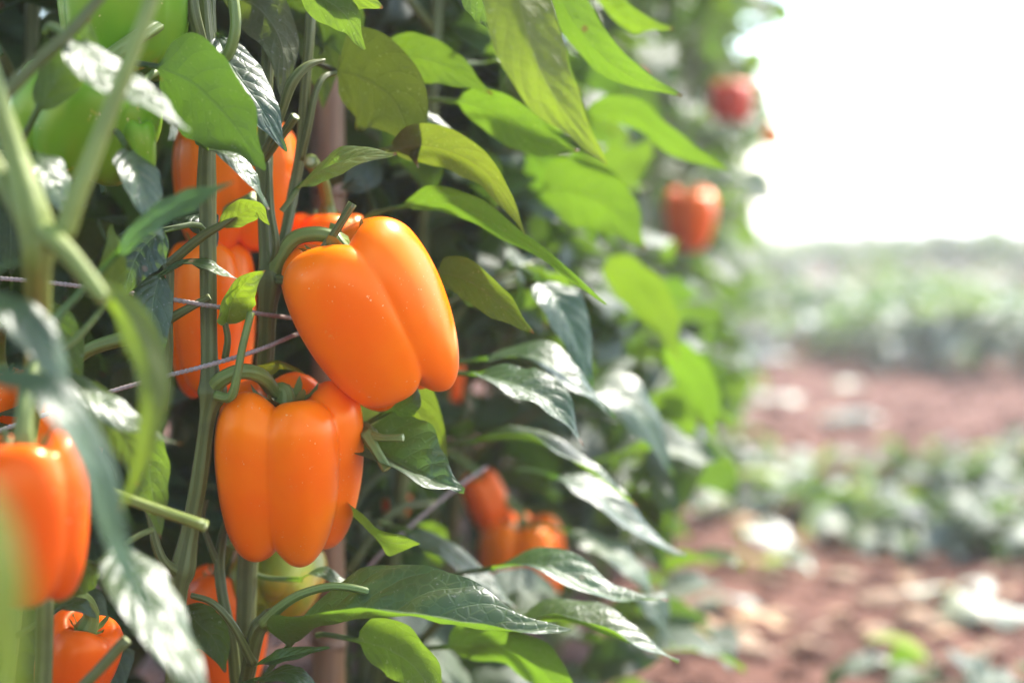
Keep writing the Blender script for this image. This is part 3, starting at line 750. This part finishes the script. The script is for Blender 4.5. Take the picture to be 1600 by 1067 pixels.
# --- foreground, left
hero(frontp, [(118, 62, 0.80), (160, 110, 0.79), (220, 150, 0.785), (298, 205, 0.78)], 120, up=GLINT, fold=12, wav=0.05)
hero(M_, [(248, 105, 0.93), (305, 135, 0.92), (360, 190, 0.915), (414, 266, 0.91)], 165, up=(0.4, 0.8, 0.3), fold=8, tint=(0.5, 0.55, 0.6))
hero(frontp, [(-40, 590, 0.66), (70, 610, 0.65), (145, 720, 0.645), (180, 850, 0.645), (250, 985, 0.65)], 78, up=(0.75, -0.5, 0.45), fold=22, tint=(0.9, 1, 1.15))
hero(frontp, [(190, 850, 0.79), (222, 920, 0.765), (272, 1010, 0.74), (335, 1120, 0.71)], 118, up=GLINT, fold=8, puff=0.09)
hero(frontp, [(150, 440, 0.72), (205, 500, 0.71), (242, 590, 0.705), (232, 690, 0.705), (188, 800, 0.71)], 62, up=(-0.4, 0.8, 0.4), fold=35, tint=(1.3, 1.15, 0.9), pet=[(100, 390, 0.725), (125, 415, 0.72)])
hero(frontp, [(100, 585, 0.84), (150, 620, 0.83), (210, 665, 0.825), (285, 695, 0.82)], 66, up=GLINT, fold=12, wav=0.12)
hero(frontp, [(120, 600, 0.86), (165, 650, 0.85), (200, 700, 0.845), (215, 760, 0.845)], 70, up=(-0.3, 0.8, 0.4), fold=12, tint=(1.1, 1.1, 0.9))
hero(frontp, [(210, 672, 0.93), (230, 710, 0.925), (238, 770, 0.92), (252, 842, 0.92)], 82, up=(0.3, 0.85, 0.2), fold=8, tint=(1, 1, 1))
hero(frontp, [(185, 395, 0.83), (230, 350, 0.82), (290, 315, 0.815), (365, 284, 0.815)], 62, up=(0.2, -0.6, 0.7), fold=14, tint=(0.85, 1, 1))
hero(frontp, [(200, 232, 0.88), (215, 270, 0.87), (232, 320, 0.865), (255, 375, 0.865)], 74, up=GLINT, fold=12)
hero(frontp, [(20, 232, 0.84), (55, 255, 0.83), (85, 290, 0.825), (108, 345, 0.825)], 92, up=(0.3, -0.4, 0.85), fold=8)
hero(frontp, [(-20, 450, 0.72), (30, 490, 0.71), (80, 560, 0.705), (115, 650, 0.705)], 84, up=(0.6, -0.5, 0.6), fold=12, tint=(0.9, 1, 1.1))
hero(frontp, [(170, 470, 0.86), (175, 430, 0.855), (178, 395, 0.85), (172, 352, 0.85)], 40, up=(-0.2, 0.9, 0.1), fold=12, tint=(1.3, 1.2, 0.9))
hero(frontp, [(70, 470, 0.88), (90, 530, 0.88), (100, 590, 0.88), (98, 660, 0.88)], 72, up=(-0.2, 0.9, 0.3), fold=12, tint=(1.1, 1.1, 0.9))
hero(frontp, [(250, 430, 0.97), (240, 470, 0.965), (235, 540, 0.96), (228, 600, 0.96)], 60, up=(0.4, -0.8, 0.3), fold=10, tint=(0.8, 0.9, 0.9))
hero(frontp, [(255, 360, 0.96), (225, 385, 0.955), (205, 420, 0.95), (190, 470, 0.95)], 80, up=(0.2, -0.8, 0.3), fold=10, tint=(0.8, 0.8, 0.9))
hero(frontp, [(270, 340, 1.02), (300, 335, 1.015), (320, 350, 1.01), (340, 385, 1.01)], 70, up=(0.3, -0.6, 0.6), fold=10, tint=(0.6, 0.7, 0.9))
hero(frontp, [(150, 880, 0.90), (125, 900, 0.90), (105, 920, 0.90), (80, 950, 0.90)], 60, up=(-0.2, 0.8, 0.4), fold=12, tint=(1.2, 1.1, 0.9))
hero(frontp, [(80, 960, 0.93), (100, 945, 0.925), (125, 945, 0.92), (150, 965, 0.92)], 50, up=(0.1, -0.3, 0.9), fold=12)
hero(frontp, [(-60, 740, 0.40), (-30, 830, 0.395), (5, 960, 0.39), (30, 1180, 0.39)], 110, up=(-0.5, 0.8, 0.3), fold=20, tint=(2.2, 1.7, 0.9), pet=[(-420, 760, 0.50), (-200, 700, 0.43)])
hero(frontp, [(60, 170, 0.86), (100, 110, 0.855), (130, 75, 0.85), (140, 30, 0.85)], 70, up=(0.2, 0.9, 0.3), fold=12, tint=(0.8, 0.8, 0.7))

# ------------------------------------------------------------------ peppers
PROF = spline([(0, 0, .72), (.10, 0, .715), (.24, 0, .78), (.40, 0, .93), (.58, 0, 1.0), (.77, 0, .95), (.92, 0, .78), (.985, 0, .52), (1.0, 0, .2), (.97, 0, -.15),
               (.91, 0, -.45), (.83, 0, -.70), (.71, 0, -.89), (.54, 0, -.985), (.34, 0, -.965), (.16, 0, -.87), (0, 0, -.83)], 64)
def pepper_mesh(Rr, H, lobes, seed, na=112, nt=64, top_r=1.0, bot_r=1.0, warp=0.16):
    rnd = random.Random(seed); h = H / 2
    wp = [rnd.uniform(-warp, warp) for _ in range(3)]; ph = [rnd.random() * 6.28 for _ in range(3)]
    lob = [(rnd.uniform(-.07, .06), rnd.uniform(-.05, .05), rnd.uniform(-.10, .08) * min(1, warp / 0.1)) for _ in range(lobes)]
    V = []; Fc = []
    for i in range(nt + 1):
        pr_, pz = PROF[int(i * 64 / nt)].x, PROF[int(i * 64 / nt)].z
        f = i / nt
        dep = 0.145 + 0.17 * math.exp(-((f - 0.20) / 0.16) ** 2) + 0.20 * math.exp(-((f - 0.86) / 0.16) ** 2)
        dzt = 0.17 * math.exp(-((f - 0.22) / 0.13) ** 2); dzb = 0.20 * math.exp(-((f - 0.84) / 0.13) ** 2)
        for j in range(na):
            a = 2 * math.pi * j / na
            b = a + wp[0] * math.sin(a + ph[0]) + wp[1] * math.sin(2 * a + ph[1])
            b = b + 0.6 * warp * math.sin(2.5 * f + ph[2])
            c = abs(math.cos(lobes * b / 2)); c = min(1, math.sqrt(c * c + 0.0018))
            g = 1 - c ** 0.75
            k = int(round(lobes * b / (2 * math.pi))) % lobes
            lr, lt, lb = lob[k]; c2 = c * c
            r = Rr * pr_ * (1 - dep * g + lr * c2)
            r *= 1 + (top_r - 1) * math.exp(-(f / 0.5) ** 2) + (bot_r - 1) * math.exp(-((1 - f) / 0.5) ** 2)
            z = h * (pz - g * dzt + g * dzb + lt * c2 * math.exp(-((f - 0.22) / 0.15) ** 2) - lb * c2 * math.exp(-((f - 0.84) / 0.15) ** 2) * -1)
            n = noise.noise(Vector((math.cos(a) * 1.6, math.sin(a) * 1.6, f * 3 + seed)))
            n2 = noise.noise(Vector((math.cos(a) * 4.5, math.sin(a) * 4.5, f * 7 + seed * 2.3)))
            r *= 1 + 0.035 * n + 0.011 * n2
            V.append((r * math.cos(a), r * math.sin(a), z))
    for i in range(nt):
        for j in range(na):
            Fc.append((i * na + j, (i + 1) * na + j, (i + 1) * na + (j + 1) % na, i * na + (j + 1) % na))
    return to_mesh('body', V, Fc)

def calyx_mesh(Rr, H, seed):
    rnd = random.Random(seed); h = H / 2; V = []; Fc = []; n = 48; m = 7; UV = []
    pk = [rnd.uniform(0.8, 1.25) for _ in range(6)]
    for i in range(m + 1):
        for j in range(n):
            a = 2 * math.pi * j / n
            c = abs(math.cos(3 * a)) ** 2.2 * pk[int(round(6 * a / (2 * math.pi))) % 6]
            ro = 0.25 + 0.22 * c
            r = 0.06 + (ro - 0.06) * i / m
            z = 0.735 + 0.10 * max(0, (r - 0.14)) / 0.1 * 0.60 + 0.03 + (0.10 * (i / m) ** 3 * c if c > .8 else 0) + 0.012 * math.sin(j * 2.1)
            V.append((Rr * r * math.cos(a), Rr * r * math.sin(a), h * z)); UV.append((j / n, i / m))
    for i in range(m):
        for j in range(n): Fc.append((i * n + j, (i + 1) * n + j, (i + 1) * n + (j + 1) % n, i * n + (j + 1) % n))
    return to_mesh('calyx', V, Fc, UV)

def pepper(label, cx, cy, z, w, h, mat, roll=0, pitch=4, spin=0, lobes=4, seed=1, stalk=None, group=None, top_r=1.0, bot_r=1.0, stalk_r=0.0042, hi=False, warp=0.16):
    """cx, cy: photo pixel of the fruit's middle; w, h in metres"""
    M = Matrix.Translation(at(cx, cy, z)) @ Matrix.Rotation(R(roll), 4, 'Y') @ Matrix.Rotation(R(pitch), 4, 'X') @ Matrix.Rotation(R(spin), 4, 'Z')
    root = empty('bell_pepper', M)
    tag(root, label, 'bell pepper', group)
    na, nt_ = (160, 64) if hi else (64, 32)
    link('body', pepper_mesh(w / 2, h, lobes, seed, na=na, nt=nt_, top_r=top_r, bot_r=bot_r, warp=warp), mat, root, M)
    link('calyx', calyx_mesh(w / 2, h, seed), PED, root, M)
    top = M @ Vector((0, 0, h / 2 * 0.72)); ax = (M.to_3x3() @ Vector((0, 0, 1))).normalized()
    if stalk: P = [top, top + ax * 0.012] + px_path(stalk)
    else:
        q = near_stem(top); d = (q - top); d.z = 0
        d = d.normalized() * min(d.length, 0.05) if d.length > 1e-4 else Vector((0.02, 0, 0))
        P = [top, top + ax * 0.014, top + ax * 0.03 + d * 0.35, top + Vector((0, 0, 0.04)) + d]
    r = stalk_r
    link('stalk', tube('stalk', P, [r * 1.75, r * 1.05] + [r] * (len(P) - 3) + [r * 1.15], n=34, sides=12, ridge=0.05), PED, root)
    return root

GR = 'bell peppers hanging in the row'
pepper('front sharp orange pepper hanging upright below the tilted one', 446, 734, 1.035, 0.0915, 0.107, ORANGE, roll=1.5, pitch=12, spin=10, lobes=5, seed=4, warp=0.03,
       stalk=[(428, 610, 1.02), (408, 588, 1.004), (378, 580, 0.994), (350, 590, 0.992), (333, 606, 0.998)], hi=True, bot_r=1.0, stalk_r=0.0046)
pepper('large sharp orange pepper tilted to the right, stalk arching from the stem', 584, 493, 1.02, 0.1000, 0.108, ORANGE, roll=-26, pitch=8, spin=-30, lobes=4, seed=7,
       stalk=[(535, 378, 1.02), (500, 366, 1.018), (462, 372, 1.02), (440, 398, 1.022), (428, 428, 1.028)], hi=True, bot_r=0.95, stalk_r=0.0046)
pepper('orange pepper half hidden behind the left stem and the twine', 328, 498, 1.12, 0.060, 0.105, ORANGE, pitch=3, spin=30, lobes=3, seed=9, hi=True)
pepper('shaded orange pepper high behind the two stems', 366, 290, 1.13, 0.086, 0.092, ORANGE, pitch=0, spin=60, lobes=4, seed=12, hi=True)
pepper('shaded orange pepper peeking out behind the tilted one', 512, 392, 1.16, 0.062, 0.052, ORANGE, pitch=0, spin=10, lobes=4, seed=13)
pepper('pepper still turning from green to orange under the front one', 430, 905, 1.17, 0.064, 0.062, TURN, pitch=-60, roll=12, spin=10, lobes=4, seed=15)
pepper('red orange pepper at the bottom edge behind the thin stalks', 350, 985, 1.17, 0.062, 0.085, REDOR, pitch=3, spin=20, lobes=3, seed=18)
pepper('out of focus orange pepper on the left edge, nearest the camera', 42, 815, 0.78, 0.054, 0.078, REDOR, pitch=3, spin=30, lobes=3, seed=20, warp=0.05)
pepper('small shiny orange pepper in the bottom left corner', 118, 1035, 0.99, 0.050, 0.055, REDOR, roll=20, pitch=12, spin=45, lobes=3, seed=22)
pepper('orange pepper at the far left edge behind the foliage', 2, 640, 1.05, 0.045, 0.05, ORANGE, lobes=4, seed=23)
pepper('dim orange pepper behind the blurred left one', 100, 680, 1.02, 0.05, 0.06, ORANGE, lobes=3, seed=24)
pepper('big green unripe pepper at the top left', 195, 25, 0.98, 0.080, 0.072, GREEN, lobes=3, spin=20, seed=25)
pepper('glossy green unripe pepper under the pale leaf', 130, 195, 0.93, 0.078, 0.058, GREEN, lobes=4, spin=10, roll=20, seed=26)
pepper('little green pepper tip beside the shaded orange one', 214, 238, 0.92, 0.022, 0.034, GREEN, lobes=3, seed=27, stalk_r=0.002)
pepper('slim orange pepper low in the row, leaning on a broader one', 762, 790, 1.6, 0.042, 0.064, REDOR, roll=-22, lobes=3, seed=30)
pepper('broad orange pepper low in the row under a drooping leaf', 815, 882, 1.6, 0.086, 0.090, ORANGE, lobes=4, seed=31, pitch=6, spin=30)
pepper('small patch of orange pepper right of the tilted one, mid height', 832, 548, 1.75, 0.040, 0.036, REDOR, lobes=3, seed=32)
pepper('tiny orange pepper glimpsed right of the front one', 618, 785, 1.5, 0.026, 0.026, REDOR, lobes=3, seed=33)
pepper('reddish pepper sliver beside the lower end of the tilted one', 706, 595, 1.6, 0.022, 0.04, REDOR, lobes=3, seed=34)
pepper('blurred orange pepper far along the row', 1080, 345, 2.65, 0.094, 0.098, REDOR, lobes=3, seed=36, pitch=12, spin=45, bot_r=0.72)
pepper('blurred red pepper high near the end of the row', 1142, 160, 3.25, 0.086, 0.080, RED, lobes=4, seed=37)
pepper('small blurred orange pepper against the white sky', 1208, 215, 4.3, 0.05, 0.06, ORANGE, lobes=3, seed=38)
pepper('blurred red pepper on the outer edge of the row', 1158, 325, 3.9, 0.05, 0.06, RED, lobes=3, seed=39)
pepper('orange speck of a pepper high among the blurred leaves', 930, 92, 1.9, 0.036, 0.042, REDOR, lobes=3, seed=40)
pepper('dull orange pepper beside the hanging bright leaf tips', 985, 140, 2.0, 0.038, 0.046, REDOR, lobes=3, seed=41)

# ------------------------------------------------------------------ bamboo stake and twine
def stake():
    a = at(494, 200, 1.27); x, y = a.x + 0.004, a.y
    root = empty('bamboo_stake', (x, y, -0.05)); tag(root, 'thick bamboo stake standing behind the two sharp peppers', 'stake')
    pts = []; rad = []
    for k in range(10):
        z0 = -0.05 + k * 0.17
        for q, r in ((0, 0.0128), (0.006, 0.0142), (0.013, 0.0130), (0.09, 0.0126)):
            pts.append(Vector((x + 0.0012 * k, y, z0 + q))); rad.append(r)
    link('cane', tube('cane', pts, rad, n=160, sides=20), WOOD, root)
stake()
def twine(label, pts, n=120):
    o = link('twine', tube('twine', px_path(pts), 0.0013, n=n, sides=12, ridge=0.17, nr=2, twist=1150), TWINE)
    tag(o, label, 'twine', 'twine tying the plants')
twine('upper brown twine pulled tight from the left stem to the tilted pepper', [(-80, 430, 0.97), (60, 440, 0.975), (180, 455, 0.98), (262, 467, 0.984), (330, 478, 0.986), (440, 495, 1.04), (520, 503, 1.22)], 500)
twine('lower brown twine rising from the left to behind the peppers', [(-80, 700, 0.93), (30, 662, 0.95), (160, 616, 0.972), (250, 590, 0.982), (320, 572, 0.984), (400, 548, 1.0), (470, 520, 1.06), (510, 508, 1.23)], 500)
twine('grey twine slanting up to the right below the front pepper', [(430, 1010, 1.26), (520, 950, 1.24), (600, 860, 1.24), (700, 772, 1.28), (760, 730, 1.32)], 300)

# ------------------------------------------------------------------ low plants and fallen leaves on the soil
def low_plant(px, py, rad, hgt, n, label, rnd, pale=0.45, group='low leafy plants on the soil', size=(0.09, 0.14), stretch=1.0):
    g0 = on_ground(px, py); g0.z = soil_h(g0.x, g0.y)
    root = empty('low_plant', Matrix.Translation(g0)); tag(root, label, 'low plant', group)
    for k in range(max(4, n // 5)):
        a = rnd.random() * 6.28; l = rad * rnd.uniform(0.5, 1)
        d = Vector((math.cos(a) * stretch, math.sin(a), 0))
        e = g0 + d * l; e.z = soil_h(e.x, e.y) + hgt * rnd.uniform(0.2, 0.8)
        bp = [g0 - Vector((0, 0, 0.01)), g0 + d * l * 0.45 + Vector((0, 0, hgt * 0.7)), e]
        link('stem', tube('stem', bp, [0.005, 0.004, 0.002], n=8, sides=6), STEM, root)
        B = spline(bp, 8)
        for q in range(8):
            p = B[2 + q % 7] + Vector((rnd.uniform(-.02, .02), rnd.uniform(-.02, .02), 0))
            p.z = max(p.z, soil_h(p.x, p.y) + 0.03)
            place_leaf(root, p, a + rnd.gauss(0, 1.1), rnd.uniform(*size), rnd, PALE_GLARE_V if rnd.random() < pale else VARIANTS,
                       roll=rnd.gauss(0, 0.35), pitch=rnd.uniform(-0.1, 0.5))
    return root
rl = random.Random(3)
for k, (px, py, rd, hg, n, sz, pale, lb) in enumerate([
    (1225, 452, 0.60, 0.44, 84, 1.5, 0.29, 'blurred low plant just past the end of the row, near the horizon'),
    (1170, 440, 0.60, 0.37, 60, 1.4, 0.38, 'glare-pale blurred low plant tucked beside the end of the row'),
    (1330, 450, 0.80, 0.54, 98, 1.6, 0.21, 'bushy low plant at the horizon right of the row end'),
    (1430, 447, 0.90, 0.68, 112, 1.6, 0.08, 'dark bushy plant at the horizon, middle of the far group'),
    (1520, 448, 0.90, 0.68, 125, 1.6, 0.10, 'tallest bushy plant of the far group, topping the horizon'),
    (1600, 455, 0.80, 0.71, 98, 1.6, 0.17, 'bushy plant of the far group at the right edge'),
    (1270, 560, 0.46, 0.24, 57, 1.25, 0.51, 'left end plant of the middle band of low plants'),
    (1350, 570, 0.48, 0.31, 67, 1.25, 0.51, 'second plant from the left in the middle band of low plants'),
    (1440, 578, 0.48, 0.32, 67, 1.25, 0.45, 'central plant in the middle band of low plants'),
    (1530, 580, 0.48, 0.34, 67, 1.25, 0.33, 'fourth plant from the left in the middle band of low plants'),
    (1610, 590, 0.46, 0.36, 67, 1.25, 0.33, 'right edge plant in the middle band of low plants'),
    (1200, 505, 0.37, 0.28, 48, 1.25, 0.57, 'low plant at the foot of the last row plant'),
    (1470, 745, 0.20, 0.05, 24, 1.0, 0.18, 'green low plant between the middle and the near band'),
    (1575, 760, 0.30, 0.06, 48, 1.0, 0.24, 'dark low plant at the right edge above the near band'),
    (1195, 760, 0.21, 0.02, 19, 1.0, 0.60, 'plant with glare-whitened leaves beginning the near band of low plants'),
    (1260, 815, 0.22, 0.04, 32, 1.0, 0.54, 'second plant of the near band of low plants'),
    (1360, 840, 0.23, 0.04, 35, 1.0, 0.48, 'central plant of the near band of low plants'),
    (1470, 850, 0.23, 0.04, 35, 1.0, 0.42, 'fourth plant of the near band of low plants'),
    (1580, 855, 0.23, 0.04, 35, 1.0, 0.42, 'right edge plant of the near band of low plants'),
    (1560, 1110, 0.14, 0.03, 19, 1.0, 0.42, 'low plant cut by the bottom right corner'),
    (1120, 740, 0.17, 0.03, 16, 1.0, 0.36, 'low shoot under the hanging leaves of the row'),
]):
    low_plant(px, py, rd, hg, n, lb, rl, pale=pale, size=(0.085 * sz, 0.125 * sz))

for k in range(24):
    py = 395 + 175 * rl.random() ** 0.8
    d = F * CAM_H / (py - 355)
    low_plant(rl.uniform(1190 + max(0, py - 500) * 0.6, 1640), py, min(0.6, 0.045 * d), min(0.5, 0.032 * d) * rl.uniform(0.45, 1.5), 40 if py > 450 else 30,
              'blurred low leafy plant in the far crop strip', rl, pale=0.3, group='blurred plants of the far crop strip', size=(0.10, 0.16) if py > 450 else (0.14, 0.22))

def fallen(px, py, ang, ln, label, mat, rnd, wd=0.24, group='fallen leaves on the soil', lift=0.012):
    g0 = on_ground(px, py); g0.z = soil_h(g0.x, g0.y) + lift
    d = Vector((math.cos(ang), math.sin(ang), 0)) * ln
    b = g0 - d * 0.5; e = g0 + d * 0.5
    m1 = g0 - d * 0.2 + Vector((0, 0, ln * rnd.uniform(0.05, 0.2))); m2 = g0 + d * 0.2 + Vector((0, 0, ln * rnd.uniform(0.03, 0.15)))
    me = leaf_mesh('fallen_leaf', [b, m1, m2, e], (rnd.uniform(-.2, .2), rnd.uniform(-.3, .2), 1), ln * wd, fold=rnd.uniform(-15, 25), curl=rnd.uniform(-.1, .3),
                   wav=0.15, seed=rnd.randint(0, 999), nl=12, nc=8, puff=0.08)
    for v in me.vertices: v.co -= g0
    o = link('fallen_leaf', me, mat, None, Matrix.Translation(g0)); tag(o, label, 'leaf', group)
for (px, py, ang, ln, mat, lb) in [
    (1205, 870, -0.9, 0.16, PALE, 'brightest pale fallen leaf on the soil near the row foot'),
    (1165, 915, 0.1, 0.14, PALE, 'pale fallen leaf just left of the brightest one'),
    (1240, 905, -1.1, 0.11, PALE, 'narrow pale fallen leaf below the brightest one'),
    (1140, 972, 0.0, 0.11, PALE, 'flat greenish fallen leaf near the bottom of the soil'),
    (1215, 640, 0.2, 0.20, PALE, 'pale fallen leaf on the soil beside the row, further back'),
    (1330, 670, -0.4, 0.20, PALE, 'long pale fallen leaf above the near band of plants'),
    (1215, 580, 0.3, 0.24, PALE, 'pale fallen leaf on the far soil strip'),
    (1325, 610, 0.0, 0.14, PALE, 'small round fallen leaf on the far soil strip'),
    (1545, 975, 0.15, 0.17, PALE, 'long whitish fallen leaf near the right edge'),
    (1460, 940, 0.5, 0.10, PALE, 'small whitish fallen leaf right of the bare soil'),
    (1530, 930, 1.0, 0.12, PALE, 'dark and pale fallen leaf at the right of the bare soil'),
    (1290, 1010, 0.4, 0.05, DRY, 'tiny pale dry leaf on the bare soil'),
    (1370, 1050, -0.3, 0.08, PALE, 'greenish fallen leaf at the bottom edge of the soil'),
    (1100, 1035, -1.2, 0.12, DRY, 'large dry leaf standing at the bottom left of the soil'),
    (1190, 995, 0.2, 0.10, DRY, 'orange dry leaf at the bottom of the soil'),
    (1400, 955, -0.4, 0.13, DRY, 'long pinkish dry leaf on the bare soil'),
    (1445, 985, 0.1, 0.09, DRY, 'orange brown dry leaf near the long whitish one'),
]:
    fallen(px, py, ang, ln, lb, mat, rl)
for k in range(70):
    px, py = rl.uniform(1090, 1590), 355 + 700 * rl.random() ** 0.6
    if py < 560: continue
    fallen(px, py, rl.random() * 6.28, rl.uniform(0.03, 0.09), 'small dry curled leaf scattered on the reddish soil', DRY, rl, group='small dry leaves scattered on the soil', lift=0.006)

# ------------------------------------------------------------------ added volume standing in for veiling lens glare
def glare_veil():
    x0, x1, y0, y1, z0, z1 = -900, 900, -900, 900, -1.2, 2.2
    V = [(x, y, z) for z in (z0, z1) for y in (y0, y1) for x in (x0, x1)]
    Fc = [(0, 2, 3, 1), (4, 5, 7, 6), (0, 1, 5, 4), (2, 6, 7, 3), (0, 4, 6, 2), (1, 3, 7, 5)]
    m, t, out = newmat('glare_veil')
    v = t.nodes.new('ShaderNodeVolumePrincipled')
    v.inputs['Color'].default_value = (1.0, 0.98, 0.95, 1); v.inputs['Density'].default_value = 0.0065
    v.inputs['Anisotropy'].default_value = 0.35
    t.links.new(v.outputs[0], out.inputs['Volume'])
    o = link('glare_veil', to_mesh('glare_veil', V, Fc, smooth=False), m)
    tag(o, 'added veil of lens glare over the pepper field', 'glare_veil', kind='stuff')
glare_veil()
sc.cycles.volume_bounces = 1
